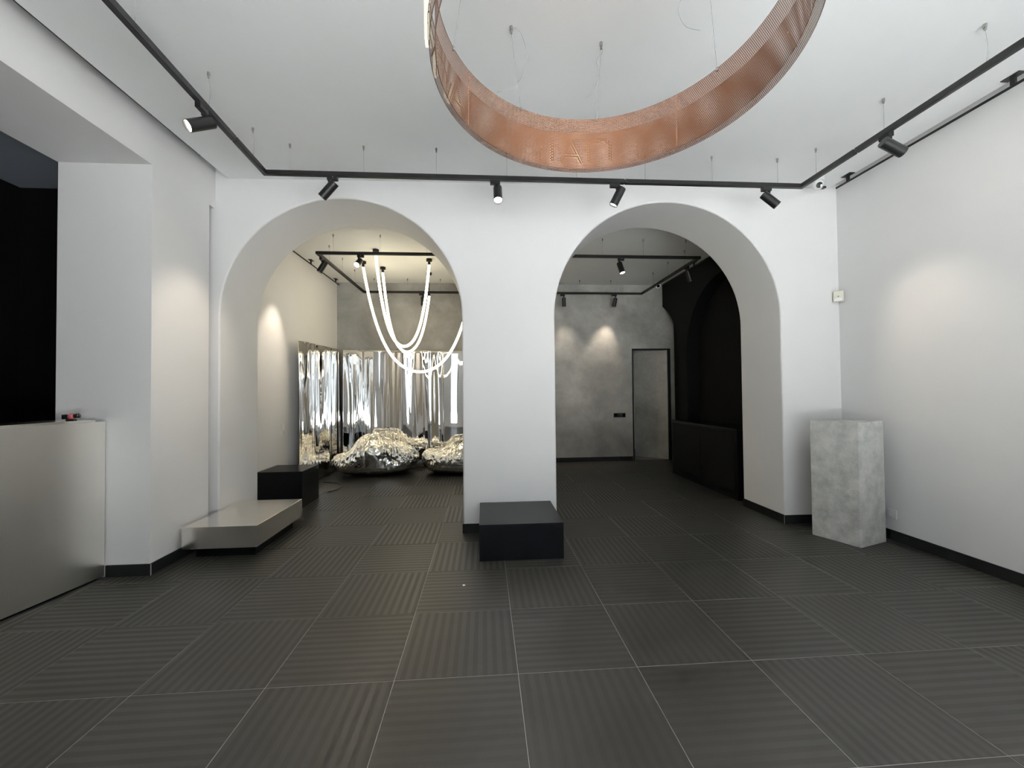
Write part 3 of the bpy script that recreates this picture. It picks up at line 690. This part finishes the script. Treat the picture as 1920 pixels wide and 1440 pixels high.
# ------------------------------------------------------------------ inflated foil cushions
def cushion(name, c, a, b, hgt, rz, seed, label, skew=0.0):
    nu, nv = 420, 170; vs = []; fs = []; rnd = random.Random(seed)
    off = Vector((rnd.uniform(0, 50), rnd.uniform(0, 50), rnd.uniform(0, 50)))
    e = 0.72
    def sp(x, p): return math.copysign(abs(x) ** p, x)
    for j in range(nv + 1):
        ph = -math.pi / 2 + math.pi * j / nv
        for i in range(nu):
            th = 2 * math.pi * i / nu
            cp = sp(math.cos(ph), 0.8)
            x = a * cp * sp(math.cos(th), e); y = b * cp * sp(math.sin(th), e)
            s = math.sin(ph)
            seam = 0.40 * hgt
            if s >= 0: z = seam + (hgt - seam) * sp(s, 0.85)
            else: z = seam + seam * sp(s, 0.62)
            # pinched waist and lobes
            u = x / a; z_scale = 1.0 - 0.30 * math.exp(-((u - 0.75 * skew) / 0.28) ** 2) * (1 if s > 0 else 0.2) + 0.12 * math.sin(3 * u + seed)
            z *= z_scale if s > 0 else 1.0
            if s < 0: z = min(z, seam * 1.0)
            p = Vector((x, y, z))
            rad = Vector((math.cos(th), math.sin(th), 0))
            # crinkles: strong on the upper skin, fading on the taut underside
            k = max(0.0, min(1.0, (s + 0.12) / 0.3))
            q = p + off
            r1 = 1 - abs(noise.noise(Vector((math.cos(th) * 12 + off.x, math.sin(th) * 12 + off.y, s * 2.4)))) * 2
            r2 = 1 - abs(noise.noise(q * 13.0)) * 2
            r3 = 1 - abs(noise.noise(Vector((math.cos(th) * 26 + off.y, math.sin(th) * 26, s * 4.5)))) * 2
            r0 = noise.noise(q * 3.1)
            disp = k * (0.019 * r1 + 0.008 * r2 + 0.015 * r3) + 0.05 * r0 * (0.35 + 0.65 * k) + (1 - k) * 0.006 * r2
            nrm = Vector((x / a ** 2 * .25, y / b ** 2 * .25, (z - seam) / (hgt * .5) ** 2 * .25))
            nrm = nrm.normalized() if nrm.length > 1e-6 else Vector((0, 0, 1))
            p = p + nrm * disp
            vs.append((p.x, p.y, max(p.z, 0.0)))
    for j in range(nv):
        for i in range(nu): fs.append((j * nu + i, j * nu + (i + 1) % nu, (j + 1) * nu + (i + 1) % nu, (j + 1) * nu + i))
    me = bpy.data.meshes.new(name); me.from_pydata(vs, [], fs); me.update()
    o = finish(name, me, 'foil2', smooth=True)
    mn = min(v[2] for v in vs)
    o.location = (c[0], c[1], 0.001 - mn); o.rotation_euler = (0, 0, rz)
    return tag(o, label, 'cushion', 'inflated foil cushions')
cushion('foil_cushion', (-1.87, 7.23), 0.69, 0.36, 0.59, math.radians(4), 2, 'crumpled silver foil cushion at the screen corner, behind the black block', -0.9)
cushion('foil_cushion', (-0.36, 7.19), 0.70, 0.36, 0.58, math.radians(-3), 5, 'crumpled silver foil cushion partly hidden by the white pillar', -0.9)
